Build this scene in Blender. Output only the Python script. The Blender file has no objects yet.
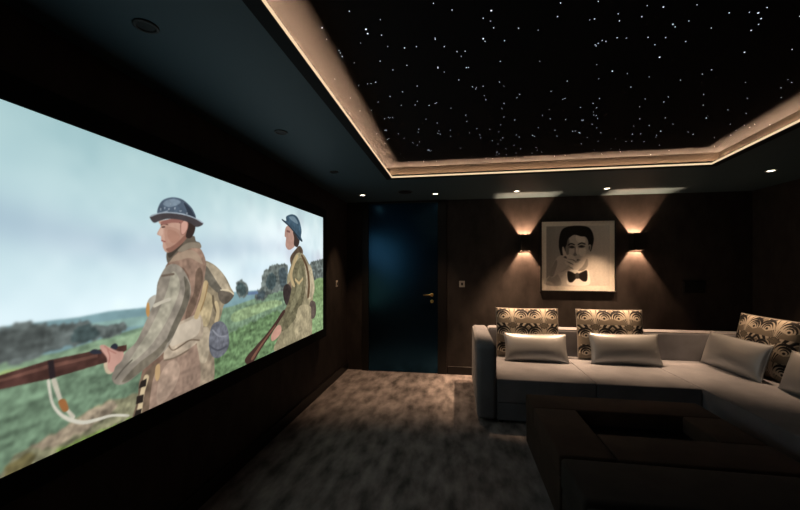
import bpy, bmesh, math, random
import numpy as np
from mathutils import Vector, Matrix
R = math.radians
sc = bpy.context.scene
C = sc.collection

# ---------------------------------------------------------------- camera, world, exposure
cam = bpy.data.cameras.new('camera'); cam.sensor_width = 36; cam.lens = 16.0; cam.shift_y = 0.015
cam.clip_start = 0.02
co = bpy.data.objects.new('camera', cam); C.objects.link(co)
co.location = (0, 0, 1.475); co.rotation_euler = (R(90), 0, math.atan(57/355.56))
sc.camera = co
w = bpy.data.worlds.new('world'); sc.world = w; w.use_nodes = True
w.node_tree.nodes['Background'].inputs[0].default_value = (0.5, 0.45, 0.42, 1)
w.node_tree.nodes['Background'].inputs[1].default_value = 0.0
vs = sc.view_settings
vs.view_transform = 'Standard'; vs.look = 'None'; vs.exposure = 0.0; vs.gamma = 1; vs.use_curve_mapping = False
SCREEN = 1.0       # brightness of the picture on the screen
COVE = 460.0         # LED strip
SCONCE = 75.0       # W of each wall lamp
SPOT = 350.0        # W of each lit downlight
WARM = (1.0, 0.64, 0.39)
rng = random.Random(5)

# ---------------------------------------------------------------- helpers
def lin(c):
    return tuple((v/255/12.92 if v/255 <= .04045 else ((v/255+.055)/1.055)**2.4) for v in c)
def mat(name, base, rough=.6, metal=0., spec=.5, nscale=0, namt=0., bump=0., bscale=200., coat=0., sheen=0., stretch=(1,1,1), detail=4, attr=None):
    m = bpy.data.materials.new(name); m.use_nodes = True
    nt = m.node_tree; b = nt.nodes['Principled BSDF']
    b.inputs['Base Color'].default_value = (*base, 1)
    b.inputs['Roughness'].default_value = rough; b.inputs['Metallic'].default_value = metal
    b.inputs['Specular IOR Level'].default_value = spec
    b.inputs['Coat Weight'].default_value = coat; b.inputs['Coat Roughness'].default_value = .03
    b.inputs['Sheen Weight'].default_value = sheen; b.inputs['Sheen Roughness'].default_value = .4
    tc = nt.nodes.new('ShaderNodeTexCoord'); mp = nt.nodes.new('ShaderNodeMapping'); mp.inputs['Scale'].default_value = stretch
    nt.links.new(tc.outputs['Object'], mp.inputs[0])
    if attr:
        a = nt.nodes.new('ShaderNodeAttribute'); a.attribute_name = attr
        nt.links.new(a.outputs['Color'], b.inputs['Base Color'])
    elif nscale:
        n = nt.nodes.new('ShaderNodeTexNoise'); n.inputs['Scale'].default_value = nscale; n.inputs['Detail'].default_value = detail
        nt.links.new(mp.outputs[0], n.inputs['Vector'])
        cr = nt.nodes.new('ShaderNodeValToRGB')
        cr.color_ramp.elements[0].position = .32; cr.color_ramp.elements[1].position = .68
        cr.color_ramp.elements[0].color = (*[v*(1-namt) for v in base], 1)
        cr.color_ramp.elements[1].color = (*[min(1, v*(1+namt)) for v in base], 1)
        nt.links.new(n.outputs['Fac'], cr.inputs[0]); nt.links.new(cr.outputs[0], b.inputs['Base Color'])
    if bump:
        n2 = nt.nodes.new('ShaderNodeTexNoise'); n2.inputs['Scale'].default_value = bscale; n2.inputs['Detail'].default_value = 3
        nt.links.new(mp.outputs[0], n2.inputs['Vector'])
        bp = nt.nodes.new('ShaderNodeBump'); bp.inputs['Strength'].default_value = bump; bp.inputs['Distance'].default_value = .01
        nt.links.new(n2.outputs['Fac'], bp.inputs['Height']); nt.links.new(bp.outputs[0], b.inputs['Normal'])
    return m
def emit(name, col, strength, attr=None):
    m = bpy.data.materials.new(name); m.use_nodes = True; nt = m.node_tree
    nt.nodes.remove(nt.nodes['Principled BSDF'])
    e = nt.nodes.new('ShaderNodeEmission'); e.inputs[0].default_value = (*col, 1); e.inputs[1].default_value = strength
    if attr:
        a = nt.nodes.new('ShaderNodeAttribute'); a.attribute_name = attr; nt.links.new(a.outputs['Color'], e.inputs[0])
    nt.links.new(e.outputs[0], nt.nodes['Material Output'].inputs[0])
    return m
def obj(name, bm, m, parent=None, smooth=False, loc=None):
    me = bpy.data.meshes.new(name)
    if isinstance(bm, bmesh.types.BMesh):
        bmesh.ops.recalc_face_normals(bm, faces=bm.faces[:])
        bm.to_mesh(me); bm.free()
    else:
        me = bm
    me.materials.append(m)
    if smooth:
        me.polygons.foreach_set('use_smooth', [True]*len(me.polygons))
    o = bpy.data.objects.new(name, me); C.objects.link(o)
    if parent: o.parent = parent
    if loc: o.location = loc
    return o
def thing(name, label, cat, loc=(0,0,0), rz=0, group=None):
    o = bpy.data.objects.new(name, None); C.objects.link(o); o.empty_display_size = .1
    o.location = loc; o.rotation_euler = (0, 0, rz); tag(o, label, cat, group); return o
def tag(o, label, cat, group=None):
    o['label'] = label; o['category'] = cat
    if group: o['group'] = group
def struct(o): o['kind'] = 'structure'; return o
def box(bm, x0, x1, y0, y1, z0, z1, bev=0, seg=3):
    r = bmesh.ops.create_cube(bm, size=1)
    M = Matrix.Translation(((x0+x1)/2, (y0+y1)/2, (z0+z1)/2)) @ Matrix.Diagonal((x1-x0, y1-y0, z1-z0, 1))
    bmesh.ops.transform(bm, matrix=M, verts=r['verts'])
    if bev:
        es = list({e for v in r['verts'] for e in v.link_edges})
        bmesh.ops.bevel(bm, geom=es, offset=bev, segments=seg, profile=.5, affect='EDGES')
    return bm
def bx(*a, **k): return box(bmesh.new(), *a, **k)
def prism(bm, pts, z0, z1, bev=0, seg=3):
    lo = [bm.verts.new((x, y, z0)) for x, y in pts]; hi = [bm.verts.new((x, y, z1)) for x, y in pts]
    n = len(pts); f = [bm.faces.new(lo[::-1]), bm.faces.new(hi)]
    for i in range(n): f.append(bm.faces.new((lo[i], lo[(i+1)%n], hi[(i+1)%n], hi[i])))
    if bev:
        es = list({e for q in f for e in q.edges})
        bmesh.ops.bevel(bm, geom=es, offset=bev, segments=seg, profile=.5, affect='EDGES')
    return bm
def lathe(bm, prof, n=28, c=(0,0,0), flip=False):
    rings = []
    for r, z in prof:
        rings.append([bm.verts.new((c[0]+r*math.cos(2*math.pi*i/n), c[1]+r*math.sin(2*math.pi*i/n), c[2]+z)) for i in range(n)] if r > 1e-6
                     else [bm.verts.new((c[0], c[1], c[2]+z))]*n)
    for a, b in zip(rings, rings[1:]):
        for i in range(n):
            q = []
            for v in (a[i], a[(i+1)%n], b[(i+1)%n], b[i]):
                if v not in q: q.append(v)
            if len(q) > 2: bm.faces.new(q)
    return bm
def tube(bm, pts, r, n=8, closed=False):
    P = [Vector(p) for p in pts]; N = len(P); rings = []
    for i, p in enumerate(P):
        a = P[(i-1) % N] if closed or i > 0 else p
        b = P[(i+1) % N] if closed or i < N-1 else p
        t = (b-a).normalized(); u = t.cross(Vector((0,0,1)))
        if u.length < .05: u = t.cross(Vector((0,1,0)))
        u.normalize(); v = t.cross(u)
        rings.append([bm.verts.new(p + r*(math.cos(2*math.pi*k/n)*u + math.sin(2*math.pi*k/n)*v)) for k in range(n)])
    m = N if closed else N-1
    for i in range(m):
        A, B = rings[i], rings[(i+1) % N]
        s = 0
        if closed and i == N-1:
            s = min(range(n), key=lambda s: (A[0].co-B[s].co).length)
        for k in range(n):
            bm.faces.new((A[k], A[(k+1)%n], B[(k+1+s)%n], B[(k+s)%n]))
    if not closed:
        bm.faces.new(rings[0][::-1]); bm.faces.new(rings[-1])
    return bm

# pictures are computed as arrays of colour and stored on the vertices of a flat grid
def vnoise(h, w, cell, seed):
    g = np.random.RandomState(seed).rand(int(h/cell)+3, int(w/cell)+3)
    y = np.arange(h)/cell; x = np.arange(w)/cell
    yi = y.astype(int); xi = x.astype(int); fy = y-yi; fx = x-xi
    fy = (fy*fy*(3-2*fy))[:, None]; fx = (fx*fx*(3-2*fx))[None, :]
    a = g[np.ix_(yi, xi)]; b = g[np.ix_(yi, xi+1)]; c = g[np.ix_(yi+1, xi)]; d = g[np.ix_(yi+1, xi+1)]
    return (a*(1-fx)+b*fx)*(1-fy) + (c*(1-fx)+d*fx)*fy - .5
def smooth_poly(p, k=4):
    out = []; n = len(p)
    for i in range(n):
        p0, p1, p2, p3 = (np.array(p[(i+j-1) % n], float) for j in range(4))
        for t in range(k):
            t /= k
            out.append(.5*((2*p1)+(-p0+p2)*t+(2*p0-5*p1+4*p2-p3)*t*t+(-p0+3*p1-3*p2+p3)*t**3))
    return out
def cover(H, W, poly):
    pts = np.array(poly); x0 = max(0, int(pts[:,0].min())-1); x1 = min(W, int(pts[:,0].max())+2)
    y0 = max(0, int(pts[:,1].min())-1); y1 = min(H, int(pts[:,1].max())+2)
    if x1 <= x0 or y1 <= y0: return None
    ss = 3; acc = 0
    X = x0 + (np.arange((x1-x0)*ss)+.5)/ss; Y = y0 + (np.arange((y1-y0)*ss)+.5)/ss
    ins = np.zeros((len(Y), len(X)), bool)
    n = len(pts)
    for i in range(n):
        (ax, ay), (bx_, by) = pts[i], pts[(i+1) % n]
        if ay == by: continue
        rows = (Y >= min(ay, by)) & (Y < max(ay, by))
        if not rows.any(): continue
        xs = ax + (Y[rows]-ay)/(by-ay)*(bx_-ax)
        ins[rows] ^= X[None, :] > xs[:, None]
    cv = ins.reshape(y1-y0, ss, x1-x0, ss).mean((1, 3))
    return (slice(y0, y1), slice(x0, x1)), cv
def to_lin(a):
    a = np.clip(a/255., 0, 1)
    return np.where(a <= .04045, a/12.92, ((a+.055)/1.055)**2.4)
def paint_grid(name, img, fn, attr='picture'):
    """img rows go upward; fn(u, v) -> point"""
    H, W, _ = img.shape
    u, v = np.meshgrid(np.arange(W)/(W-1), np.arange(H)/(H-1))
    co_ = np.stack(fn(u, v), -1).reshape(-1, 3)
    idx = np.arange(H*W).reshape(H, W)
    q = np.stack([idx[:-1, :-1], idx[:-1, 1:], idx[1:, 1:], idx[1:, :-1]], -1).reshape(-1, 4)
    me = bpy.data.meshes.new(name)
    me.vertices.add(H*W); me.vertices.foreach_set('co', co_.ravel())
    me.loops.add(q.size); me.loops.foreach_set('vertex_index', q.ravel())
    me.polygons.add(len(q)); me.polygons.foreach_set('loop_start', np.arange(len(q))*4)
    me.update(calc_edges=True)
    a = me.color_attributes.new(attr, 'FLOAT_COLOR', 'POINT')
    c = np.ones((H*W, 4)); c[:, :3] = img.reshape(-1, 3); a.data.foreach_set('color', c.ravel())
    return me

# ---------------------------------------------------------------- materials
M_wall = mat('wall_brown', (.032, .0265, .024), .62, nscale=9, namt=.28, bump=.12, bscale=260, stretch=(1,1,.55), spec=.2, detail=8)
M_ceil = mat('ceiling_dark', (.046, .078, .094), .6, bump=.05, bscale=300, spec=.25)
M_riser = mat('tray_riser', (.013, .0095, .007), .7, spec=.2)
M_black = mat('matt_black', (.006, .006, .006), .8, spec=.2)
M_star = mat('star_panel', (.020, .019, .020), .95, spec=0, bump=.05, bscale=400)
M_carpet = mat('carpet', (.27, .24, .235), .95, nscale=6.5, namt=.62, bump=.6, bscale=230, stretch=(1.5,.6,1), spec=.15, detail=9, sheen=.15)
M_door = mat('door_paint', (.002, .003, .005), .24, spec=.75)
M_door.node_tree.nodes['Principled BSDF'].inputs['IOR'].default_value = 1.75
M_door.node_tree.nodes['Principled BSDF'].inputs['Specular Tint'].default_value = (.16, .55, 1, 1)
M_skirt = mat('skirting', (.012, .010, .009), .4, spec=.3)
M_brass = mat('brass', (.85, .58, .22), .28, metal=1)
M_bronze = mat('dark_bronze', (.020, .016, .013), .45, metal=.3)
M_steel = mat('brushed_steel', (.55, .52, .47), .4, metal=.3)
M_trimgold = mat('gold_edge', (.55, .33, .12), .5, metal=.3)
M_velvet = mat('taupe_velvet', (.188, .195, .218), .85, nscale=5, namt=.14, bump=.25, bscale=320, spec=.2, sheen=.25)
M_pipe = mat('taupe_piping', (.34, .32, .30), .6)
M_satin = mat('silver_satin', (.37, .385, .40), .42, metal=.45, nscale=3, namt=.06, bump=.12, bscale=14)
M_gilt = mat('cushion_back', (.30, .24, .16), .8, bump=.2, bscale=300)
M_pattern = mat('fan_jacquard', (1,1,1), .7, attr='pattern', spec=.3)
M_brown = mat('brown_velvet', (.060, .041, .031), .85, nscale=6, namt=.2, bump=.25, bscale=300, spec=.15, sheen=.05)
M_grey = mat('charcoal_velvet', (.038, .034, .031), .85, nscale=6, namt=.2, bump=.25, bscale=300, spec=.15, sheen=.05)
M_inset = mat('black_lacquer', (.004, .003, .003), .35, spec=.3)
M_frame = mat('black_frame', (.008, .007, .006), .4)
M_print = mat('photo_print', (1,1,1), .35, attr='picture', coat=1.0, spec=.3)
M_lamp = emit('lamp_glow', (1, .86, .68), 9.0)
M_led = emit('led_glow', (1, .64, .38), COVE)
M_edge = emit('edge_painted_glow', (1, .74, .46), .95)  # bright line of light on the lip edge, put in as emission; no lamp there
M_starem = emit('star_glow', (.80, .88, 1.0), 1.6)
M_screen = emit('screen_picture', (1,1,1), SCREEN, attr='picture')

# ---------------------------------------------------------------- room shell
XL, XR, YB, YF, ZC = -1.57, 3.55, 4.95, -1.3, 2.40
ZT = 2.535
T = .12
struct(obj('floor', bx(XL-T, XR+T, YF-T, YB+T, -.1, 0), M_carpet))
struct(obj('wall_left', bx(XL-T, XL, YF-T, YB+T, 0, 2.75), M_wall))
struct(obj('wall_right', bx(XR, XR+T, YF-T, YB+T, 0, 2.75), M_wall))
struct(obj('wall_back', bx(XL, XR, YB, YB+T, 0, 2.75), M_wall))
struct(obj('wall_front', bx(XL, XR, YF-T, YF, 0, 2.75), M_wall))
IN = [(-.667, -.35), (1.80, -.35), (2.262, 3.60), (-.667, 3.62)]       # opening of the ceiling tray
OUT = [(XL, YF), (XR, YF), (XR, YB), (XL, YB)]
def off(poly, d):
    n = len(poly); out = []
    for i in range(n):
        a, b, c = (Vector(poly[(i+j-1) % n]) for j in range(3))
        e1 = (b-a).normalized(); e2 = (c-b).normalized()
        n1 = Vector((e1.y, -e1.x)); n2 = Vector((e2.y, -e2.x))
        k = (n1+n2)/(1+n1.dot(n2)); out.append(tuple(b+k*d))
    return out
def ring(bm, inner, outer, z0, z1):
    n = len(inner)
    V = [[bm.verts.new((x, y, z)) for x, y in p] for p, z in ((inner, z0), (outer, z0), (outer, z1), (inner, z1))]
    for i in range(n):
        j = (i+1) % n
        for k in range(4):
            a, b = V[k], V[(k+1) % 4]
            bm.faces.new((a[i], a[j], b[j], b[i]))
    return bm
struct(obj('ceiling', ring(bmesh.new(), IN, OUT, ZC, ZC+.014), M_ceil))
panel = struct(obj('ceiling', prism(bmesh.new(), off(IN, .14), ZT, ZT+.03), M_star))
riser = struct(obj('ceiling', ring(bmesh.new(), off(IN, .115), off(IN, .14), ZC+.014, ZT), M_riser))
struct(obj('cove_shield', ring(bmesh.new(), off(IN, .045), off(IN, .053), ZC+.013, ZC+.040), M_black))  # upstand added to narrow the strip's glow on the panel
struct(obj('trim_1', ring(bmesh.new(), off(IN, .004), off(IN, .066), ZC-.005, ZC), M_black))
led = obj('led_strip', ring(bmesh.new(), off(IN, .080), off(IN, .090), ZC+.014, ZC+.016), M_led)
tag(led, 'warm white LED strip glowing in the cove around the starry ceiling', 'led strip')
prof = obj('edge_profile', ring(bmesh.new(), off(IN, -.004), IN, ZC-.003, ZC+.012), M_edge)  # lip edge with its lit look painted in as a weak glow
tag(prof, 'thin gold edge profile around the opening of the starry ceiling, its glow painted on', 'edge profile')

# skirting boards
struct(obj('baseboard_left', bx(XL, XL+.018, YF, YB, 0, .11, bev=.003, seg=1), M_skirt))
struct(obj('baseboard_right', bx(XR-.018, XR, YF, YB, 0, .11, bev=.003, seg=1), M_skirt))
struct(obj('baseboard_back', bx(-.13, XR-.018, YB-.018, YB, 0, .11, bev=.003, seg=1), M_skirt))
struct(obj('baseboard_front', bx(XL+.018, XR-.018, YF, YF+.018, 0, .11, bev=.003, seg=1), M_skirt))

# door
bm = bmesh.new()
for a in ((-1.34, -1.245, 0, 2.395), (-.26, -.14, 0, 2.395), (-1.34, -.14, 2.372, 2.398)):
    box(bm, a[0], a[1], YB-.03, YB, a[2], a[3], bev=.004, seg=1)
door = struct(obj('door_1', bx(-1.242, -.263, YB-.022, YB, .006, 2.369, bev=.002, seg=1), M_door))
obj('door_frame', bm, M_skirt, door)
bm = bmesh.new()
tube(bm, [(-.343, YB-.022, 1.09), (-.343, YB-.075, 1.09)], .009, 12)
tube(bm, [(-.338, YB-.072, 1.09), (-.38, YB-.074, 1.09), (-.46, YB-.070, 1.088)], .0085, 12)
hd = obj('door_handle', bm, M_brass, door, True)
hd['label'] = 'brass lever handle'
bm = lathe(bmesh.new(), [(0, 0), (.026, 0), (.026, .006), (.022, .008), (0, .008)], 24)
bmesh.ops.transform(bm, matrix=Matrix.Translation((-.343, YB-.022, 1.09)) @ Matrix.Rotation(R(90), 4, 'X'), verts=bm.verts)
obj('rose', bm, M_brass, door, True)
bm = lathe(bmesh.new(), [(0, 0), (.024, 0), (.024, .006), (.020, .008), (0, .008)], 24)
box(bm, -.003, .003, -.013, .004, .0078, .009)
bmesh.ops.transform(bm, matrix=Matrix.Translation((-.343, YB-.022, 1.00)) @ Matrix.Rotation(R(90), 4, 'X'), verts=bm.verts)
obj('keyhole_cover', bm, M_brass, door, True)

# stars: fibre ends set into the ceiling panel, the brightest hundred as parts, the rest as one
STARS = [(-40,154,2.2),(14,151,2),(12,169,2),(101,198,2),(95,299,2),(-59,150,2),(83,208,1.8),(89,295,1.8),(60,299,1.8),(-26,322,1.8),(157,306,1.8),(175,284,1.8),(124,170,1.8),(140,200,1.8),(-40,157,1.8),(-55,270,1.8),(-25,322,1.8),(138,309,1.6),(180,368,1.6),(186,317,1.6),(217,324,1.6),(-57,172,1.6),(-54,270,1.6),(83,160,1.4),(93,172,1.4),(5,192,1.4),(89,274,1.4),(41,266,1.4),(128,174,1.4),(130,182,1.4),(-25,170,1.4),(-10,190,1.4),(-46,199,1.4),(-18,233,1.4),(-2,148,1),(11,155,1),(16,162,1),(13,171,1),(22,172,1),(27,164,1),(42,159,1),(41,151,1),(58,163,1),(65,182,1),(66,181,1),(67,179,1),(69,180,1),(73,178,1),(69,166,1),(87,180,1),(95,174,1),(106,186,1),(101,228,1),(62,215,1),(42,192,1),(22,189,1),(24,210,1),(0,177,1),(-6,172,1),(-10,166,1),(-10,189,1),(6,192,1),(-25,170,1),(-26,185,1),(1,204,1),(-23,207,1),(-27,231,1),(-18,233,1),(-14,231,1),(9,213,1),(11,216,1),(18,231,1),(38,227,1),(37,231,1),(30,238,1),(56,226,1),(66,238,1),(67,237,1),(81,252,1),(87,247,1),(94,266,1),(96,267,1),(90,274,1),(59,261,1),(66,268,1),(77,271,1),(91,295,1),(96,300,1),(75,291,1),(80,304,1),(62,302,1),(50,301,1),(37,301,1),(49,321,1),(25,281,1),(6,252,1),(7,263,1),(15,278,1),(-5,278,1),(-5,291,1),(-13,285,1),(-29,272,1),(-30,278,1),(-34,307,1),(-24,325,1),(-33,356,1),(-20,357,1),(3,322,1),(28,356,1),(36,338,1),(37,338,1),(39,343,1),(34,357,1),(43,329,1),(46,347,1),(54,343,1),(69,346,1),(77,344,1),(92,359,1),(101,357,1),(134,359,1),(112,302,1),(136,344,1),(145,348,1),(148,354,1),(141,327,1),(145,326,1),(144,309,1),(156,329,1),(184,372,1),(146,279,1),(119,257,1),(129,278,1),(131,252,1),(130,245,1),(158,292,1),(179,311,1),(159,261,1),(208,328,1),(224,353,1),(200,299,1),(214,314,1),(197,280,1),(212,303,1),(219,308,1),(218,302,1),(237,322,1),(230,305,1),(130,178,1),(125,167,1),(189,243,1),(200,257,1),(161,201,1),(112,168,1),(143,175,1),(125,224,1),(133,219,1),(135,215,1),(142,292,1),(174,341,1),(190,357,1),(-44,142,1),(-34,159,1),(-10,165,1),(-26,185,1),(-34,188,1),(-39,179,1),(-57,167,1),(-57,169,1),(-51,200,1),(-49,200,1),(-68,192,1),(-66,215,1),(-73,236,1),(-65,234,1),(-57,234,1),(-50,223,1),(-41,217,1),(-36,230,1),(-25,226,1),(-23,207,1),(-13,230,1),(-48,247,1),(-51,249,1),(-47,248,1),(-45,248,1),(-63,276,1),(-46,279,1),(-29,272,1),(-57,290,1),(-37,301,1),(-23,324,1),(-61,299,1),(-48,353,1),(-52,329,1),(-43,289,1),(-33,354,1),(-15,283,1)]
def star_bm(bm, x, y, r):
    v = lathe(bm, [(0, 0), (r*.7, -.0004), (r, .0012), (0, .002)], 8, (x, y, ZT-.0018))
rest = bmesh.new()
for i, (x, y, k) in enumerate(STARS):
    r = .0018*k
    if i < 100:
        star_bm(b := bmesh.new(), x/100, y/100, r); obj('star_light', b, M_starem, panel)
    else:
        star_bm(rest, x/100, y/100, r)
for i in range(150):
    x = rng.uniform(-.6, 1.95); y = rng.uniform(.2, 3.6)
    star_bm(rest, x, y, rng.choice((.0011, .0014, .0017)))
for i in range(70):
    star_bm(rest, rng.uniform(-.6, 1.7), rng.uniform(-.3, .3), .002)
o = obj('star_light', rest, M_starem, panel); o['kind'] = 'stuff'

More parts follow.
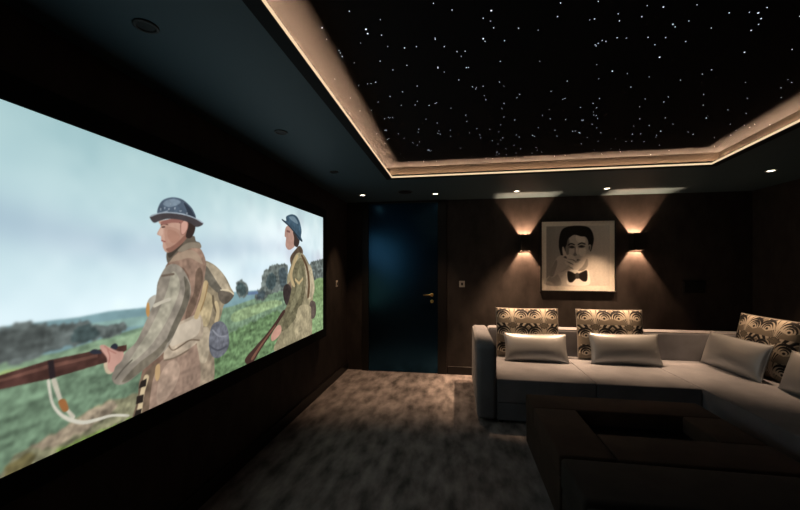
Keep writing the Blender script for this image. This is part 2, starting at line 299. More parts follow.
# ---------------------------------------------------------------- projection screen
SOLDIERS = 25        # shapes before this one are the landscape, slightly out of focus
ART = [
((126, 158, 164),0.04,0,[(-22,500),(117,504),(231,503),(371,502),(496,510),(701,505),(1048,514),(1362,533),(1696,526),(3227,667),(3227,-170),(1048,-201),(-22,-40)]),
((140, 172, 165),0.06,1,[(297,466),(452,469),(701,461),(701,421),(452,435),(297,431)]),
((120, 144, 118),0.13,0,[(-22,406),(117,387),(297,378),(496,401),(761,422),(1362,439),(1725,477),(2404,558),(3227,691),(3227,-409),(117,-72),(-22,-40)]),
((144, 168, 136),0.1,1,[(231,320),(371,360),(592,387),(761,406),(761,304),(452,299),(297,278)]),
((110, 134, 110),0.14,1,[(-22,336),(117,314),(297,301),(543,275),(701,243),(701,-54),(297,-36),(-22,-11)]),
((140, 158, 104),0.1,1,[(117,354),(171,352),(264,333),(264,304),(171,317),(117,321)]),
((128, 126, 100),0.2,1,[(66,-55),(143,40),(231,73),(297,79),(390,111),(452,124),(592,108),(701,84),(701,-79),(297,-74),(91,-71)]),
((152, 138, 118),0.2,1,[(201,59),(264,72),(333,87),(410,111),(505,109),(533,71),(452,52),(371,38),(280,27)]),
((120, 140, 78),0.15,1,[(280,11),(371,14),(496,7),(645,-11),(645,-49),(371,-42)]),
((112, 104, 70),0.2,1,[(130,21),(171,46),(213,39),(201,-12),(143,-28)]),
((98, 106, 104),0.16,1,[(20,486),(91,498),(117,497),(154,508),(201,507),(247,500),(277,481),(319,482),(363,483),(394,486),(435,455),(496,445),(553,454),(582,431),(543,401),(452,401),(371,393),(297,393),(231,379),(171,373),(117,381),(20,388)]),
((80, 86, 84),0.15,1,[(43,463),(117,480),(171,494),(244,482),(277,450),(264,416),(201,393),(143,387),(43,400)]),
((70, 84, 84),0.14,1,[(333,432),(371,465),(418,457),(452,418),(410,401),(355,396)]),
((108, 136, 96),0.16,1,[(1180,213),(1384,272),(1725,306),(2010,317),(2010,34),(1180,-38),(1090,-38)]),
((146, 168, 126),0.12,1,[(1351,386),(1562,417),(1925,428),(2046,382),(1725,352),(1395,325)]),
((138, 164, 118),0.12,1,[(2692,357),(2855,386),(3064,404),(3064,-45),(2692,-9)]),
((128, 152, 106),0.1,1,[(2855,605),(3095,645),(3095,367),(2692,357),(2745,565)]),
((104, 112, 108),0.2,1,[(1395,579),(1417,599),(1464,611),(1512,588),(1537,536),(1512,494),(1452,485),(1406,517)]),
((104, 112, 108),0.2,1,[(1628,470),(1655,528),(1711,540),(1725,633),(1769,679),(1829,695),(1877,719),(2010,729),(2137,721),(2156,631),(2156,496),(2010,497),(1845,484),(1754,443),(1669,451)]),
((104, 112, 108),0.2,1,[(2641,734),(2799,768),(3002,794),(3095,796),(3095,599),(2855,583),(2692,567)]),
((70, 84, 84),0.15,1,[(1395,559),(1440,591),(1500,567),(1512,516),(1452,499)]),
((72, 86, 88),0.15,1,[(1814,631),(1877,662),(1942,611),(1925,536),(1845,516),(1784,568)]),
((76, 88, 92),0.15,1,[(1669,497),(1725,524),(1769,497),(1739,452),(1669,459)]),
((80, 92, 96),0.15,1,[(1993,677),(2082,694),(2137,640),(2119,552),(2028,539)]),
((100, 120, 150),0.03,0,[(1537,521),(1669,520),(1669,497),(1537,499)]),
((92, 76, 62),0.05,1,[(2195,785),(2317,873),(2404,906),(2472,851),(2404,751),(2255,694)]),
((150, 140, 112),0.06,1,[(2195,694),(2317,826),(2472,831),(2591,754),(2666,672),(2718,513),(2718,376),(2692,232),(2692,43),(2616,-98),(1942,-10),(1993,114),(2156,245),(2176,441),(2137,587)]),
((120, 100, 84),0.08,1,[(2137,524),(2195,567),(2235,491),(2235,372),(2156,370),(2100,429)]),
((60, 52, 50),0.06,1,[(2082,536),(2156,550),(2215,511),(2215,438),(2156,361),(2100,385),(2063,467)]),
((178, 164, 136),0.06,1,[(2519,713),(2616,734),(2692,672),(2758,500),(2718,397),(2591,377),(2519,513)]),
((96, 84, 76),0.05,1,[(2641,341),(2772,329),(2799,218),(2745,161),(2641,186)]),
((112, 106, 82),0.08,1,[(2317,750),(2426,791),(2495,733),(2542,572),(2495,415),(2382,270),(2215,181),(2063,144),(1959,188),(2028,280),(2156,379),(2235,528),(2255,675)]),
((134, 128, 100),0.06,1,[(2360,674),(2426,713),(2472,594),(2426,460),(2317,354),(2195,275),(2215,364),(2317,486)]),
((196, 172, 128),0.02,0,[(2296,600),(2382,559),(2472,604),(2472,580),(2382,530),(2296,576)]),
((186, 164, 124),0.03,1,[(2315,811),(2232,715),(2191,621),(2252,524),(2299,528),(2239,621),(2279,709),(2363,804)]),
((96, 74, 54),0.03,1,[(2430,807),(2545,691),(2593,529),(2569,400),(2613,395),(2638,528),(2588,695),(2468,815)]),
((168, 156, 126),0.06,1,[(2360,311),(2641,300),(2666,193),(2641,-10),(2317,14)]),
((196, 150, 132),0.04,1,[(1976,211),(2028,194),(2028,142),(1959,104),(1877,95),(1861,139),(1909,180)]),
((70, 50, 44),0.03,1,[(2062,325),(1938,249),(1789,170),(1636,106),(1497,40),(1578,-16),(1702,63),(1839,142),(1980,229),(2101,308)]),
((120, 84, 68),0.03,1,[(1919,214),(1775,143),(1643,72),(1577,28),(1599,14),(1666,58),(1792,133),(1932,207)]),
((178, 142, 128),0.04,1,[(2119,1058),(2093,976),(2119,961),(2111,889),(2176,857),(2276,889),(2360,951),(2360,1037),(2235,1080)]),
((64, 52, 48),0.03,1,[(2255,1027),(2339,997),(2393,954),(2349,893),(2276,908),(2276,973)]),
((122, 88, 82),0.02,0,[(2128,1033),(2195,1030),(2195,1012),(2128,1015)]),
((66, 88, 104),0.05,1,[(2054,1112),(2119,1112),(2119,1147),(2176,1173),(2255,1189),(2339,1178),(2404,1129),(2438,1055),(2426,995),(2460,959),(2382,963),(2276,1029),(2176,1074)]),
((112, 134, 148),0.03,1,[(2176,1155),(2255,1171),(2317,1156),(2360,1114),(2296,1116),(2215,1133)]),
((42, 54, 64),0.03,1,[(2047,1107),(2167,1069),(2287,1017),(2427,953),(2448,961),(2306,1026),(2184,1078),(2062,1117)]),
((150, 136, 112),0.06,1,[(1073,733),(1143,728),(1218,690),(1288,631),(1340,562),(1373,519),(1329,475),(1267,455),(1238,388),(1189,318),(1117,294),(1040,379),(1007,512),(1007,628)]),
((176, 162, 138),0.05,1,[(1099,727),(1162,715),(1238,671),(1308,590),(1319,543),(1238,555),(1171,603),(1117,666)]),
((110, 104, 92),0.05,1,[(1099,709),(1152,660),(1218,588),(1257,547),(1228,530),(1152,573),(1090,631)]),
((96, 88, 78),0.05,1,[(1218,550),(1319,536),(1373,512),(1319,470),(1267,462),(1218,499)]),
((214, 200, 170),0.03,1,[(1238,551),(1306,547),(1363,516),(1371,522),(1310,554),(1238,559)]),
((186, 168, 132),0.06,1,[(1032,556),(1117,550),(1162,498),(1143,407),(1108,344),(1048,378),(1015,464)]),
((104, 92, 74),0.03,1,[(1152,523),(1162,458),(1200,403),(1217,406),(1180,460),(1171,522)]),
((198, 178, 140),0.03,1,[(1175,482),(1193,419),(1175,361),(1204,352),(1224,415),(1204,483)]),
((152, 136, 116),0.06,1,[(1015,255),(1152,263),(1171,172),(1162,-25),(1015,-25)]),
((170, 156, 134),0.05,1,[(1048,331),(1125,329),(1134,217),(1099,128),(1040,155),(1024,253)]),
((108, 110, 118),0.08,1,[(1143,326),(1189,356),(1257,346),(1308,285),(1319,190),(1277,140),(1199,127),(1143,166),(1125,244)]),
((146, 148, 156),0.03,1,[(1157,308),(1215,259),(1288,245),(1288,254),(1221,266),(1166,313)]),
((80, 82, 90),0.03,1,[(1131,213),(1208,170),(1301,176),(1295,187),(1208,181),(1138,221)]),
((118, 94, 80),0.05,1,[(799,708),(894,774),(1015,802),(1090,709),(1065,566),(1015,395),(1015,243),(826,211),(701,183),(645,142),(701,342),(761,534)]),
((146, 120, 104),0.05,1,[(806,729),(880,785),(968,834),(1048,815),(1099,733),(1082,625),(1040,509),(1000,408),(909,377),(866,416),(938,518),(968,618),(923,697)]),
((164, 142, 122),0.04,1,[(812,729),(880,774),(968,800),(1032,779),(1073,721),(1032,732),(968,754),(894,741)]),
((112, 92, 78),0.05,1,[(1015,674),(1056,697),(1073,625),(1032,521),(992,444),(938,406),(946,472),(1000,559)]),
((152, 128, 112),0.06,1,[(774,224),(938,238),(1024,241),(1024,-27),(645,-49),(656,62),(713,150)]),
((170, 146, 128),0.05,1,[(793,188),(866,200),(894,127),(839,37),(749,7),(749,109)]),
((110, 92, 76),0.06,1,[(645,161),(701,203),(749,220),(713,120),(679,-64),(603,-31),(634,79)]),
((206, 186, 150),0.03,1,[(672,176),(650,114),(639,60),(628,7),(652,-6),(663,48),(674,101),(697,162)]),
((42, 36, 32),0.02,0,[(651,155),(684,159),(679,122),(640,125)]),
((42, 36, 32),0.02,0,[(629,91),(667,87),(662,50),(624,55)]),
((42, 36, 32),0.02,0,[(624,26),(656,23),(651,-4),(613,-2)]),
((192, 160, 118),0.03,1,[(737,203),(761,207),(761,145),(743,126),(731,155)]),
((176, 160, 140),0.05,1,[(859,391),(938,412),(1040,426),(1073,374),(1073,302),(1032,263),(946,236),(866,222),(793,219),(787,262),(806,300),(826,348)]),
((198, 184, 164),0.04,1,[(873,377),(953,398),(1040,409),(1056,365),(1032,310),(968,293),(894,286),(839,282),(826,317)]),
((112, 96, 80),0.03,1,[(809,297),(845,256),(911,268),(970,284),(1040,269),(1040,277),(967,291),(906,276),(846,262),(816,300)]),
((120, 104, 88),0.03,1,[(794,215),(868,212),(956,230),(951,238),(864,220),(792,223)]),
((190, 166, 126),0.03,1,[(1082,615),(1057,534),(1024,467),(1000,412),(1031,401),(1056,456),(1090,525),(1116,609)]),
((150, 124, 88),0.03,1,[(1112,600),(1086,517),(1052,449),(1060,446),(1095,515),(1121,598)]),
((146, 137, 124),0.05,1,[(799,703),(853,719),(909,697),(961,629),(976,560),(953,494),(916,431),(873,372),(832,305),(774,255),(701,223),(634,193),(572,171),(524,182),(505,223),(533,268),(572,313),(624,348),(662,408),(701,480),(737,557),(749,627)]),
((166, 160, 142),0.05,1,[(839,676),(880,654),(894,588),(853,494),(787,397),(713,319),(634,270),(582,255),(624,310),(690,383),(761,493),(812,593)]),
((102, 96, 84),0.05,1,[(923,653),(968,595),(953,494),(894,401),(839,325),(799,311),(839,389),(902,488),(931,575)]),
((116, 108, 94),0.05,1,[(645,248),(737,284),(812,330),(787,273),(701,223),(603,184),(553,181),(582,209)]),
((96, 90, 80),0.03,1,[(526,206),(565,240),(605,266),(601,271),(560,245),(522,211)]),
((196, 188, 170),0.03,1,[(729,500),(778,515),(829,526),(822,541),(770,530),(721,515)]),
((110, 96, 84),0.03,1,[(775,652),(814,656),(854,660),(851,671),(811,666),(773,662)]),
((176, 172, 160),0.04,1,[(684,522),(701,550),(737,562),(725,517),(690,482)]),
((196, 148, 90),0.04,1,[(684,522),(696,525),(701,480),(690,457),(679,483)]),
((104, 94, 82),0.04,1,[(806,782),(866,827),(938,866),(1000,882),(1015,854),(1048,845),(1056,816),(984,812),(909,797),(853,762),(812,724)]),
((140, 128, 112),0.03,1,[(880,796),(953,839),(1040,844),(1056,816),(984,812),(909,786)]),
((70, 62, 54),0.03,1,[(812,777),(866,811),(923,842),(880,796),(826,751)]),
((192, 154, 136),0.03,1,[(761,938),(768,913),(744,870),(768,860),(769,842),(780,827),(780,806),(799,781),(832,783),(880,812),(923,848),(953,878),(968,948),(909,968)]),
((180, 140, 122),0.03,1,[(793,906),(832,915),(887,905),(923,876),(880,828),(832,793),(806,808),(793,843)]),
((172, 130, 112),0.03,1,[(812,897),(859,897),(894,873),(880,839),(839,831),(812,861)]),
((142, 102, 88),0.03,1,[(799,797),(832,809),(880,839),(923,876),(946,900),(953,878),(916,836),(866,800),(826,780)]),
((206, 172, 154),0.02,1,[(765,898),(780,905),(780,874),(768,862),(752,871)]),
((58, 46, 42),0.03,1,[(880,964),(953,985),(1007,964),(1007,912),(976,869),(938,871),(946,922),(909,941),(887,943)]),
((150, 106, 94),0.02,1,[(898,939),(927,962),(955,952),(950,914),(923,881),(902,887)]),
((206, 160, 144),0.02,1,[(905,940),(927,959),(949,951),(946,917),(923,887),(905,890)]),
((104, 74, 62),0.03,1,[(769,915),(787,923),(812,921),(813,926),(786,929),(767,920)]),
((70, 50, 46),0.03,1,[(774,904),(793,908),(793,914),(774,910)]),
((140, 80, 74),0.03,1,[(771,835),(782,834),(795,831),(798,836),(784,839),(772,841)]),
((150, 104, 94),0.02,1,[(768,934),(839,959),(909,963),(909,946),(839,938),(780,920)]),
((84, 98, 114),0.05,1,[(749,972),(755,1014),(780,1047),(819,1067),(859,1077),(909,1076),(953,1059),(992,1031),(1015,988),(968,982),(826,989)]),
((122, 138, 152),0.05,1,[(780,1029),(812,1055),(859,1067),(902,1061),(866,1033),(812,1018)]),
((52, 60, 72),0.03,1,[(923,1059),(968,1039),(1000,1003),(1015,982),(968,982),(946,1018)]),
((158, 170, 182),0.05,1,[(761,1000),(771,1006),(768,990)]),
((158, 170, 182),0.05,1,[(787,1009),(796,1016),(793,1002)]),
((158, 170, 182),0.05,1,[(812,1008),(826,1013),(819,1001)]),
((158, 170, 182),0.05,1,[(853,1020),(866,1025),(859,1010)]),
((158, 170, 182),0.05,1,[(887,1009),(909,1015),(902,1006)]),
((158, 170, 182),0.05,1,[(938,1006),(953,1008),(946,998)]),
((158, 170, 182),0.05,1,[(826,1036),(832,1040),(832,1032)]),
((158, 170, 182),0.05,1,[(780,987),(812,998),(812,994),(780,983)]),
((72, 66, 68),0.04,1,[(701,948),(719,963),(761,977),(826,989),(909,993),(984,987),(1048,978),(1076,963),(1056,946),(1015,936),(968,953),(894,961),(812,955),(761,938),(725,924)]),
((168, 180, 190),0.03,1,[(708,951),(756,973),(825,987),(922,991),(1006,982),(1071,963),(1076,969),(1009,988),(924,998),(826,993),(755,978),(706,956)]),
((196, 190, 172),0.03,1,[(269,281),(283,227),(298,182),(320,142),(342,105),(354,111),(331,147),(311,185),(299,227),(285,281)]),
((150, 100, 60),0.03,1,[(293,191),(309,147),(329,148),(316,192)]),
((206, 202, 186),0.03,1,[(255,283),(259,245),(269,191),(293,141),(330,99),(386,64),(445,53),(506,45),(582,14),(582,25),(504,57),(442,67),(386,80),(336,113),(302,148),(278,192),(269,243),(265,281)]),
((196, 176, 150),0.04,1,[(469,303),(496,313),(514,273),(505,236),(478,249)]),
((80, 54, 48),0.05,0,[(-22,336),(117,344),(260,357),(439,353),(577,346),(577,321),(483,291),(274,286),(117,297),(-22,295)]),
((110, 76, 66),0.05,0,[(-22,324),(117,331),(264,341),(443,335),(443,322),(264,326),(117,321),(-22,312)]),
((44, 36, 38),0.03,0,[(257,354),(277,354),(284,286),(264,285)]),
((46, 48, 58),0.03,1,[(410,351),(427,360),(448,351),(461,335),(427,339)]),
((46, 48, 58),0.03,1,[(501,356),(519,365),(533,353),(528,337),(505,342)]),
((196, 152, 138),0.03,1,[(452,367),(469,369),(492,354),(533,327),(562,315),(553,281),(524,262),(510,239),(487,263),(483,308),(461,344)]),
((160, 108, 98),0.03,1,[(485,342),(494,314),(490,289),(494,287),(498,313),(489,342)]),
((160, 108, 98),0.03,1,[(473,361),(495,338),(523,318),(525,321),(497,341),(475,363)])]
SX = -1.50; SY0, SZ0, SW, SH = .84, .772, 3.0, 1.262
W_, H_ = 900, 378
yy, xx = np.meshgrid(np.linspace(0, 1, H_), np.linspace(0, 1, W_), indexing='ij')
top = np.array([168., 200, 203]); mid = np.array([186., 216, 222]); low = np.array([224., 243, 249]); wht = np.array([208., 222, 228])
t = np.clip((yy-.42)/.58, 0, 1)[..., None]
img = low*(1-t) + top*t
n1 = vnoise(H_, W_, 90, 3)*1.0 + vnoise(H_, W_, 40, 4)*.6 + vnoise(H_, W_, 18, 5)*.3
img += n1[..., None]*np.array([22., 17, 14])
band = np.exp(-((yy-.70+.10*xx+.05*np.sin(xx*7))/.07)**2)*(1-.45*xx)
cl = vnoise(H_, W_, 60, 41) + vnoise(H_, W_, 26, 42)*.6
img -= (np.clip(cl, 0, 1)*np.clip(xx*1.6-.5, 0, 1))[..., None]*np.array([26., 40, 34])
img += (np.clip(xx*1.2-.2, 0, 1)*np.clip((yy-.3)*2, 0, 1))[..., None]*np.array([30., 20, 20])
img += 6
img -= band[..., None]*np.array([22., 24, 16])
band2 = np.exp(-((yy-.52+.02*np.sin(xx*9))/.05)**2)*np.clip((xx-.45)*3, 0, 1)
img -= band2[..., None]*np.array([30., 24, 12])
hl = np.exp(-((yy-.80)/.12)**2)*np.clip((xx-.35)*2.2, 0, 1)*np.clip((.92-xx)*6, 0, 1)
img += hl[..., None]*np.array([26., 18, 18])
hl = np.exp(-((yy-.40)/.06)**2)*np.clip((xx-.5)*3, 0, 1)
img += hl[..., None]*np.array([30., 20, 14])
fine = vnoise(H_, W_, 3, 8)*.7 + vnoise(H_, W_, 7, 9)*.9
fine += np.repeat(vnoise(H_, W_//4+2, 5, 10), 4, 1)[:, :W_]*.9
folds = vnoise(H_, W_, 14, 31); folds = (folds + np.roll(folds, (5, -5), (0, 1)) + np.roll(folds, (10, -10), (0, 1)))/2.2
fold2 = vnoise(H_, W_, 5, 33)
soft = vnoise(H_, W_, 16, 11)*1.2 + vnoise(H_, W_, 6, 12)*.8
jit = np.random.RandomState(2)
def blur(n):
    for _ in range(n):
        img[1:-1, 1:-1] = (img[1:-1, 1:-1]*2 + img[:-2, 1:-1] + img[2:, 1:-1] + img[1:-1, :-2] + img[1:-1, 2:])/6
for k_, (col, nz, sm, pts) in enumerate(ART):
    if k_ == SOLDIERS: blur(4)
    p = [(x/1000/SW*W_, y/1000/SH*H_) for x, y in pts]
    if sm: p = smooth_poly(p)
    if .135 < nz and sm:
        pj = []
        for i_ in range(len(p)):
            a_, b_ = np.array(p[i_]), np.array(p[(i_+1) % len(p)]); k_ = max(1, int(np.hypot(*(b_-a_))/4))
            pj += [a_+(b_-a_)*j_/k_+jit.uniform(-2.6, 2.6, 2) for j_ in range(k_)]
        p = pj
    r = cover(H_, W_, p)
    if r is None: continue
    sl, cv = r
    nn = (fine[sl] if nz > .07 else soft[sl])*nz*2.4
    c = np.array(col, float)[None, None]*(1+nn[..., None])
    if k_ >= SOLDIERS and nz >= .05:
        lum = np.clip(1 + folds[sl]*.24 + fold2[sl]*.16, .7, 1.25); c = c*lum[..., None]
    img[sl] = img[sl]*(1-cv[..., None]) + c*cv[..., None]
for _ in range(1):
    img[1:-1, 1:-1] = (img[1:-1, 1:-1]*4 + img[:-2, 1:-1] + img[2:, 1:-1] + img[1:-1, :-2] + img[1:-1, 2:])/8
scr = thing('projection_screen', 'wide wall-mounted cinema screen showing two soldiers walking through green countryside', 'screen', (SX, SY0+SW/2, SZ0))
me = paint_grid('screen_surface', to_lin(img), lambda u, v: (u*0, (u-.5)*SW, v*SH))
obj('screen_surface', me, M_screen, scr)['label'] = 'glowing picture of two helmeted soldiers with rifles under a cloudy sky'
bm = bmesh.new(); B = .10; e = .001
for a in ((-SW/2-B, SW/2+B, SH+e, SH+B), (-SW/2-B, SW/2+B, -B, -e), (-SW/2-B, -SW/2-e, -e, SH+e), (SW/2+e, SW/2+B, -e, SH+e)):
    box(bm, -.065, .004, a[0], a[1], a[2], a[3], bev=.003, seg=1)
obj('frame', bm, M_black, scr)
obj('backing_panel', bx(-.068, -.006, -SW/2, SW/2, 0, SH), M_black, scr)

# ---------------------------------------------------------------- switches and wall panel
def switch(label, loc, rz):
    t = thing('light_switch', label, 'light switch', loc, rz)
    obj('plate', bx(-.038, .038, -.008, 0, -.043, .043, bev=.004), M_steel, t)
    obj('rocker', bx(-.012, .012, -.013, -.007, -.018, .018, bev=.002), M_black, t)
    return t
switch('metal light switch plate on the brown wall right of the dark door', (.068, YB, 1.242), 0)
switch('small metal light switch on the side wall beyond the cinema screen', (XL, 4.50, 1.255), R(90))
t = thing('wall_panel', 'faint dark rectangular panel low on the back wall right of the right wall lamp', 'wall panel', (2.91, YB, 1.22))
obj('case', bx(-.125, .125, -.02, 0, -.08, .08, bev=.005), M_bronze, t)
obj('grille', bx(-.11, .11, -.024, -.019, -.065, .065, bev=.003), M_black, t)

# ---------------------------------------------------------------- downlights
def downlight(x, y, on, label, group=None):
    t = thing('downlight', label, 'downlight', (x, y, ZC), 0, group)
    obj('bezel', lathe(bmesh.new(), [(.030, 0), (.044, 0), (.044, -.003), (.040, -.006), (.032, -.006), (.030, 0)], 32), M_steel if on else M_bronze, t, True)
    obj('lens', lathe(bmesh.new(), [(0, -.002), (.030, -.002), (.030, -.0005), (0, -.0005)], 24), M_lamp if on else M_inset, t)
    if on:
        l = bpy.data.lights.new('spot', 'SPOT'); l.energy = SPOT*on; l.color = WARM; l.spot_size = R(62); l.spot_blend = .8; l.shadow_soft_size = .025
        lo = bpy.data.objects.new('spot_beam', l); C.objects.link(lo); lo.parent = t; lo.location = (0, 0, -.02); lo.rotation_euler = (R(-1), 0, 0)
for a in ((-1.197, 4.434, .21, 'lit round downlight in the ceiling at the far left corner above the door'),
          (-.268, 4.50, .19, 'lit round downlight in the ceiling above the right edge of the dark door'),
          (.718, 4.50, 1, 'lit round downlight in the ceiling just in front of the left wall lamp'),
          (1.741, 4.51, 1, 'lit round downlight in the ceiling above the framed portrait, near the right lamp'),
          (2.972, 3.928, .45, 'lit round downlight in the ceiling at the far right of the starry tray'),
          (-1.179, 1.193, 0, 'unlit downlight in the ceiling over the screen, nearest and largest of the unlit ones'),
          (-1.191, 2.276, 0, 'unlit downlight in the ceiling over the middle of the screen'),
          (-1.183, 3.317, 0, 'unlit downlight in the ceiling over the far end of the screen')):
    downlight(*a)
t = thing('ceiling_speaker', 'dark round speaker grille in the ceiling beyond the left corner of the starry tray', 'speaker', (-.633, 4.34, ZC))
obj('rim', lathe(bmesh.new(), [(.08, 0), (.095, 0), (.093, -.005), (.082, -.006), (.08, 0)], 32), M_bronze, t, True)
obj('grille', lathe(bmesh.new(), [(0, -.004), (.08, -.003), (.08, 0)], 32), M_black, t, True)

# ---------------------------------------------------------------- up-and-down wall lamps
def sconce(x, label):
    t = thing('wall_lamp', label, 'wall lamp', (x, YB, 1.79), 0)
    a, h, d0, d1, th = .0635, .105, .012, .118, .004
    obj('back_plate', bx(-a, a, -d0, 0, -h, h), M_bronze, t)
    bm = bmesh.new()
    box(bm, -a, -a+th, -d1, -d0, -h, h); box(bm, a-th, a, -d1, -d0, -h, h); box(bm, -a+th, a-th, -d1, -d1+th, -h, h)
    obj('shade', bm, M_bronze, t)
    bm = bmesh.new(); bmesh.ops.create_uvsphere(bm, u_segments=12, v_segments=8, radius=.007, matrix=Matrix.Translation((0, -.07, 0)))
    obj('bulb', bm, M_lamp, t, True)
    for s in (1, -1):
        l = bpy.data.lights.new('beam', 'POINT'); l.energy = SCONCE*(1 if s > 0 else .9); l.color = (1, .58, .35); l.shadow_soft_size = .005
        lo = bpy.data.objects.new('lamp_beam', l); C.objects.link(lo); lo.parent = t; lo.location = (0, -.07, .014*s)
    return t
sconce(.887, 'dark box wall lamp casting light up and down, left of the framed portrait')
sconce(2.235, 'dark box wall lamp casting light up and down, right of the framed portrait')

# ---------------------------------------------------------------- framed portrait
PH = 220
g = np.zeros((PH, PH, 3)) + np.array([206., 200, 190])
def P_(col, pts, sm=1):
    p = [((x-55)/423*PH, (462-y)/400*PH) for x, y in pts]
    if sm: p = smooth_poly(p)
    r = cover(PH, PH, p)
    sl, cv = r; cc = np.array([col, col*.975, col*.94])[None, None]
    g[sl] = g[sl]*(1-cv[..., None]) + cc*cv[..., None]
P_(150., [(85,90),(448,90),(448,430),(85,430)], 0)
for k in range(14):                                                    # studio backdrop, paler to the right
    P_(138.+k*4, [(85+k*26,90),(448,90),(448,430),(85+k*26,430)], 0)
P_(182., [(86,430),(92,385),(120,372),(180,352),(215,340),(300,335),(345,345),(352,372),(350,430)])      # white jacket
P_(150., [(86,430),(95,390),(135,360),(160,380),(170,430)])
P_(214., [(205,352),(250,338),(320,340),(335,372),(330,428),(215,428),(206,390)])                       # shirt
P_(28., [(164,235),(158,200),(162,150),(176,112),(205,94),(250,88),(300,90),(335,102),(354,132),(360,168),(354,200),(342,236),(330,215),(326,170),(300,140),(240,140),(208,158),(198,200),(196,262),(174,262)])
P_(178., [(198,205),(202,168),(216,146),(244,132),(288,130),(314,150),(324,185),(324,240),(318,280),(302,312),(278,336),(248,342),(224,328),(208,298),(198,250)])
P_(120., [(198,205),(202,165),(214,148),(222,200),(216,250),(222,300),(244,340),(222,328),(204,290)])
P_(205., [(262,140),(300,146),(314,170),(304,186),(270,182),(256,160)])
P_(206., [(280,216),(308,214),(316,236),(306,262),(284,262),(272,240)])
P_(28., [(194,206),(184,150),(205,100),(262,92),(322,104),(340,150),(334,196),(326,172),(312,152),(288,150),(250,140),(226,152),(210,168),(204,196)])
P_(170., [(328,204),(338,196),(345,202),(343,222),(334,240),(327,242)]); P_(90., [(332,208),(339,206),(338,222),(332,228)])
for q in ([(212,196),(230,187),(250,195),(250,200),(230,195),(212,202)], [(270,194),(290,184),(312,192),(310,197),(290,191),(270,200)]): P_(26., q)
for q in ([(212,208),(232,200),(252,208),(250,216),(232,219),(216,215)], [(270,206),(290,198),(310,206),(304,214),(288,216),(274,213)]): P_(100., q)
for q in ([(220,210),(234,205),(248,211),(234,216)], [(274,208),(288,202),(303,208),(288,213)]): P_(40., q)
P_(112., [(250,210),(256,214),(256,240),(266,254),(250,262),(242,254),(250,238)])
P_(200., [(258,210),(266,212),(270,238),(274,250),(264,254),(258,240)])
P_(80., [(232,286),(248,280),(258,283),(268,280),(286,285),(270,289),(248,290)]); P_(140., [(240,292),(276,291),(268,300),(248,300)])
P_(130., [(306,306),(322,276),(326,318),(302,345),(270,346),(292,326)])
P_(24., [(208,352),(230,352),(262,366),(300,350),(322,346),(322,400),(300,408),(266,388),(235,414),(212,404)])   # bow tie
P_(60., [(256,362),(274,362),(276,390),(256,390)])
P_(176., [(100,372),(112,340),(128,300),(150,268),(172,258),(196,262),(206,276),(214,298),(206,326),(180,346),(150,366),(122,386)])   # hand
P_(132., [(100,372),(116,330),(140,285),(150,300),(140,340),(124,380)])
for q in ([(186,264),(178,226),(180,208),(188,212),(196,236),(206,262)], [(196,262),(222,252),(244,262),(262,282),(256,290),(236,280),(206,278)],
          [(196,276),(220,272),(240,284),(254,304),(246,310),(226,298),(202,292)], [(194,292),(214,294),(230,308),(238,322),(230,326),(214,316),(196,308)]):
    P_(192., q)
for q in ([(204,278),(236,282),(254,292),(236,285)], [(202,292),(224,300),(244,312),(222,304)], [(186,268),(198,262),(206,276),(196,274)]): P_(70., q)
for _ in range(2):
    g[1:-1, 1:-1] = (g[1:-1, 1:-1]*2 + g[:-2, 1:-1] + g[2:, 1:-1] + g[1:-1, :-2] + g[1:-1, 2:])/6
g *= (1+.05*vnoise(PH, PH, 3, 21))[..., None]
pf = thing('framed_portrait', 'black framed monochrome photograph of a dark-haired man in a bow tie', 'picture', (1.546, YB, 1.618))
hw, hh, fw = .462, .468, .017
bm = bmesh.new()
for a in ((-hw, hw, hh-fw, hh), (-hw, hw, -hh, -hh+fw), (-hw, -hw+fw, -hh+fw, hh-fw), (hw-fw, hw, -hh+fw, hh-fw)):
    box(bm, a[0], a[1], -.038, 0, a[2], a[3], bev=.002, seg=1)
obj('frame', bm, M_frame, pf)
obj('print', paint_grid('print', np.minimum(to_lin(g)*1.45, .9), lambda u, v: ((u-.5)*2*(hw-fw), u*0-.022, (v-.5)*2*(hh-fw))), M_print, pf)
obj('backing_board', bx(-hw+fw, hw-fw, -.018, 0, -hh+fw, hh-fw), M_frame, pf)

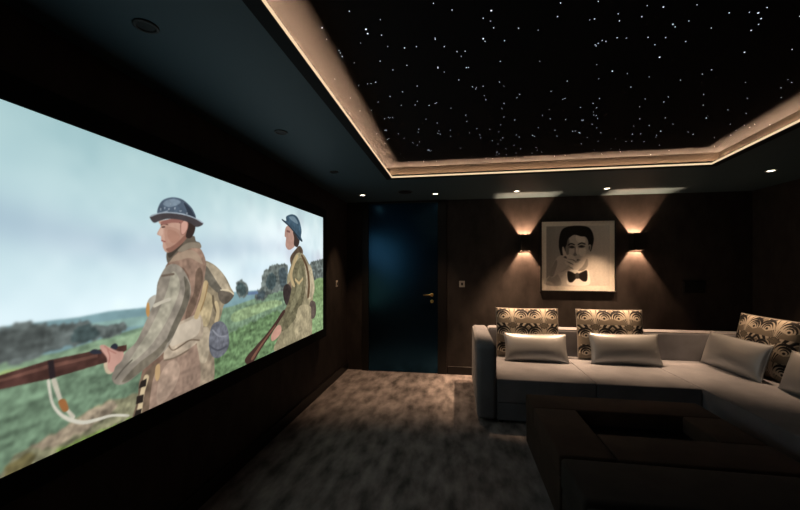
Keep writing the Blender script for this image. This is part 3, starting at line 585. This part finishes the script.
# ---------------------------------------------------------------- corner sofa
sofa = thing('corner_sofa', 'taupe velvet corner sofa with low arm along the back and right walls', 'sofa', (0, 0, 0))
YS, XS = 3.45, 2.10
obj('base', prism(bmesh.new(), [(.374, YS+.012), (XS+.012, YS+.012), (XS+.012, .50), (3.32, .50), (3.32, 4.66), (.374, 4.66)], .03, .20, bev=.008), M_velvet, sofa)
bm = bmesh.new()
for x, y in ((.42, YS+.06), (1.25, YS+.06), (XS+.07, YS+.0), (XS+.07, 1.9), (XS+.07, .58), (3.24, .58), (3.24, 4.58), (.42, 4.58), (3.24, 2.5)):
    obj('foot', lathe(bmesh.new(), [(0, 0), (.02, 0), (.028, .034), (0, .034)], 14, (x, y, 0)), M_black, sofa)
def seat(x0, x1, y0, y1):
    bm = bx(x0, x1, y0, y1, .202, .42, bev=.010, seg=3)
    bmesh.ops.subdivide_edges(bm, edges=[e for e in bm.edges if e.calc_length() > .3], cuts=9, use_grid_fill=True)
    cx, cy, a, b = (x0+x1)/2, (y0+y1)/2, (x1-x0)/2, (y1-y0)/2
    for v in bm.verts:
        if v.co.z > .415:
            v.co.z += .012*max(0, 1-((v.co.x-cx)/a)**2)*max(0, 1-((v.co.y-cy)/b)**2)
    s = obj('seat_cushion', bm, M_velvet, sofa)
    obj('piping', tube(bmesh.new(), [(x0+.01, y0+.006, .408), (x1-.006, y0+.006, .408)] if x1 < 2.2 else [(x0+.006, y0+.01, .408), (x0+.006, y1-.006, .408)], .0045, 8), M_pipe, s, True)
seat(.376, 1.248, YS, 4.46); seat(1.252, 2.095, YS, 4.46)
seat(2.10, 3.06, 2.32, 4.46); seat(2.10, 3.06, .68, 2.316)
def back(x0, x1, y0, y1, name='backrest', top=.74):
    return obj(name, bx(x0, x1, y0, y1, .202, top, bev=.035, seg=5), M_velvet, sofa, True)
b1 = back(.376, 3.30, 4.465, 4.65); b2 = back(3.065, 3.30, .68, 4.46)
obj('piping', tube(bmesh.new(), [(.39, 4.474, .732), (3.06, 4.474, .732)], .0045), M_pipe, b1, True)
obj('piping', tube(bmesh.new(), [(3.074, 4.45, .732), (3.074, .70, .732)], .0045), M_pipe, b2, True)
def arm(x0, x1, y0, y1):
    a = obj('arm', bx(x0, x1, y0, y1, .03, .74, bev=.045, seg=6), M_velvet, sofa, True)
    return a
arm(.188, .372, YS-.01, 4.65)
arm(2.10, 3.32, .49, .675)

# ---------------------------------------------------------------- cushions
def fan(u, v):
    """u across 0..1, v up 0..1 -> colour of the woven fan pattern (worked in metres on the cloth)"""
    xs = (u*.70) % .35 - .175
    y = (v*.56 + .225) % .39 - .195
    x = np.abs(xs)
    gold = np.array([.215, .185, .145]); cream = np.array([.56, .50, .41]); black = np.array([.010, .009, .010])
    out = np.empty(u.shape+(3,)); out[:] = gold
    def put(m, c): out[m] = c
    # plumes rising from each heart, bending outward
    for y0, hgt in ((-.215, .24), (0, .24)):
        h = np.clip((y-y0)/hgt, 0, 1.3); f = (x/(.022+.17*h**1.6))
        m = (y > y0) & (y < y0+hgt) & (f < 1.15)
        put(m, cream); put(m & ((f*3.2+.15) % 1 > .72), gold*.45); put(m & (np.abs(f-.55) < .10), black); put(m & (np.abs(f-.95) < .09), black)
    for cx, cy, r0 in ((.100, -.095, .088), (.100, .100, .092), (.100, -.290, .092)):
        dx, dy = (x-cx)*(1.0), y-cy
        d = np.hypot(dx, np.where(dy > 0, dy, dy*1.5)); a = np.arctan2(dy, dx)
        w_ = np.clip(np.cos((a-1.25)*.80), 0, 1)
        m = (d < r0) & (dy > -.030 + .35*np.abs(dx))
        put(m, cream)
        for rr, tk in ((.86, .15), (.57, .13), (.33, .09)):
            put(m & (np.abs(d-r0*rr) < r0*tk*w_**1.3), black)
        put((np.hypot(dx, (dy+.004)*1.1) < r0*.15), black)
    dm = x/.060 + np.abs(y+.002)/.034
    put(dm < 1.12, black*2)
    put(dm < .98, gold*1.25)
    put((dm < .98) & ((((x*50+y*88) % 1) < .25) | (((x*50-y*88) % 1) < .25)), gold*.22)
    return out
def cushion_surf(w_, h_, t_, nu, nv, sign, pinch=.05):
    U, V = np.meshgrid(np.linspace(-1, 1, nu), np.linspace(-1, 1, nv))
    prof_ = (np.clip(1-np.abs(U)**2.6, 0, 1)*np.clip(1-np.abs(V)**2.4, 0, 1))**.55
    x = w_/2*U*(1-pinch*(1-V**2)**1.0*np.abs(U)**3)
    z = h_/2*V*(1-pinch*1.3*(1-U**2)*np.abs(V)**3)
    wob = .003*np.sin(U*4+.6)*np.cos(V*2)*prof_
    y = sign*(t_/2*prof_ + wob + .001)
    return x, y, z+h_/2
def cushion_mesh(w_, h_, t_, sign, pat=False, nu=40, nv=30, pinch=.05):
    x, y, z = cushion_surf(w_, h_, t_, nu, nv, sign, pinch)
    im = np.zeros((nv, nu, 3))
    if pat:
        u, v = np.meshgrid(np.linspace(0, 1, nu), np.linspace(0, 1, nv)); im = fan(u, v)
        k = np.ones(3)/3
        im = (im + np.roll(im, 1, 0) + np.roll(im, 1, 1) + np.roll(im, (1, 1), (0, 1)))/4
    return paint_grid('cushion', im, lambda u, v: (x, y, z), 'pattern')
def make_cushion(kind):
    if kind == 'pattern':
        t = thing('patterned_cushion', '', 'cushion')
        w_, h_, t_, pn = .70, .56, .17, .015
        obj('front_cover', cushion_mesh(w_, h_, t_, -1, True, 230, 184, pn), M_pattern, t, True)
        obj('back_cover', cushion_mesh(w_, h_, t_, 1, False, 40, 30, pn), M_gilt, t, True)
        pm = M_pipe
    else:
        t = thing('satin_cushion', '', 'cushion')
        w_, h_, t_, pn = .67, .31, .15, .045
        obj('front_cover', cushion_mesh(w_, h_, t_, -1, False, 60, 40, pn), M_satin, t, True)
        obj('back_cover', cushion_mesh(w_, h_, t_, 1, False, 40, 30, pn), M_satin, t, True)
        pm = M_satin
    pts = []
    def pt(U, V): return (w_/2*U*(1-pn*(1-V**2)*abs(U)**3), 0, h_/2*V*(1-pn*1.3*(1-U**2)*abs(V)**3)+h_/2)
    N = 24
    for i in range(N): pts.append(pt(-1+2*i/N, -1))
    for i in range(N): pts.append(pt(1, -1+2*i/N))
    for i in range(N): pts.append(pt(1-2*i/N, 1))
    for i in range(N): pts.append(pt(-1, 1-2*i/N))
    obj('piping', tube(bmesh.new(), pts, .0055, 8, closed=True), pm, t, True)
    return t
def copy_thing(t):
    c = t.copy(); C.objects.link(c)
    for ch in t.children:
        d = ch.copy(); C.objects.link(d); d.parent = c
    return c
PC = [(.815, 4.325, .43, -9, 0, 1, 'black and cream fan-patterned cushion behind the satin cushion nearest the sofa arm'),
      (1.715, 4.325, .43, -9, 0, 1, 'black and cream fan-patterned cushion in the middle of the back row under the portrait'),
      (2.90, 3.96, .43, -9, -90, 1, 'black and cream fan-patterned cushion at the right of the corner, behind a slanted satin cushion'),
      (2.94, 3.16, .43, -12, -90, 1, 'black and cream fan-patterned cushion at the right edge of the view, mostly out of frame')]
SCU = [(.865, 4.10, .43, -22, 0, 1, 'pale satin lumbar cushion nearest the left arm of the sofa'),
      (1.79, 4.13, .43, -17, 2, 1.06, 'silver satin lumbar cushion in the middle under the framed portrait'),
      (2.68, 4.04, .43, -17, -88, 1.13, 'grey satin lumbar cushion lying at the inner corner of the sofa'),
      (2.72, 3.17, .43, -17, -92, 1.1, 'grey satin lumbar cushion cut off by the right edge of the view')]
for kind, L_, grp in (('pattern', PC, 'fan-patterned cushions on the corner sofa'), ('satin', SCU, 'satin lumbar cushions on the corner sofa')):
    proto = make_cushion(kind)
    for i, (x, y, z, lean, rz, s, lab) in enumerate(L_):
        o = proto if i == 0 else copy_thing(proto)
        o.location = (x, y, z); o.rotation_euler = (R(lean), 0, R(rz)); o.scale = (s, s, s)
        o['label'] = lab; o['group'] = grp

# ---------------------------------------------------------------- ottoman table and footstool
ot = thing('ottoman_table', 'dark brown upholstered coffee table with a sunken black tray, between sofa and footstool', 'coffee table', (1.2, 2.6, 0))
def o_(name, a, m, parent, base, bev=.012):
    return obj(name, bx(a[0]-base[0], a[1]-base[0], a[2]-base[1], a[3]-base[1], a[4], a[5], bev=bev), m, parent, True)
bs = (1.2, 2.6)
o_('base', (.568, 1.828, 2.115, 3.085, .03, .29), M_brown, ot, bs, .01)
for a in ((.565, 1.83, 2.803, 3.09), (.565, .868, 2.112, 2.799), (.872, 1.83, 2.112, 2.42), (1.572, 1.83, 2.424, 2.799)):
    o_('top_panel', (*a, .292, .42), M_brown, ot, bs)
o_('tray', (.874, 1.568, 2.426, 2.797, .291, .315), M_inset, ot, bs, .004)
bm = bmesh.new()
for x in (.62, 1.78):
    for y in (2.17, 3.03): obj('foot', lathe(bmesh.new(), [(0, 0), (.02, 0), (.026, .032), (0, .032)], 14, (x-bs[0], y-bs[1], 0)), M_black, ot)
fs = thing('footstool', 'large charcoal upholstered footstool in the near right foreground, against the coffee table', 'footstool', (1.2, 1.5, 0))
bs = (1.2, 1.5)
o_('base', (.572, 1.828, .905, 2.085, .03, .25), M_grey, fs, bs, .01)
o_('cushion', (.566, 1.83, 1.722, 2.092, .252, .42), M_grey, fs, bs, .022)
o_('cushion', (.566, 1.83, .90, 1.712, .252, .40), M_grey, fs, bs, .022)
bm = bmesh.new()
for x in (.62, 1.78):
    for y in (.97, 2.03): obj('foot', lathe(bmesh.new(), [(0, 0), (.02, 0), (.026, .032), (0, .032)], 14, (x-bs[0], y-bs[1], 0)), M_black, fs)
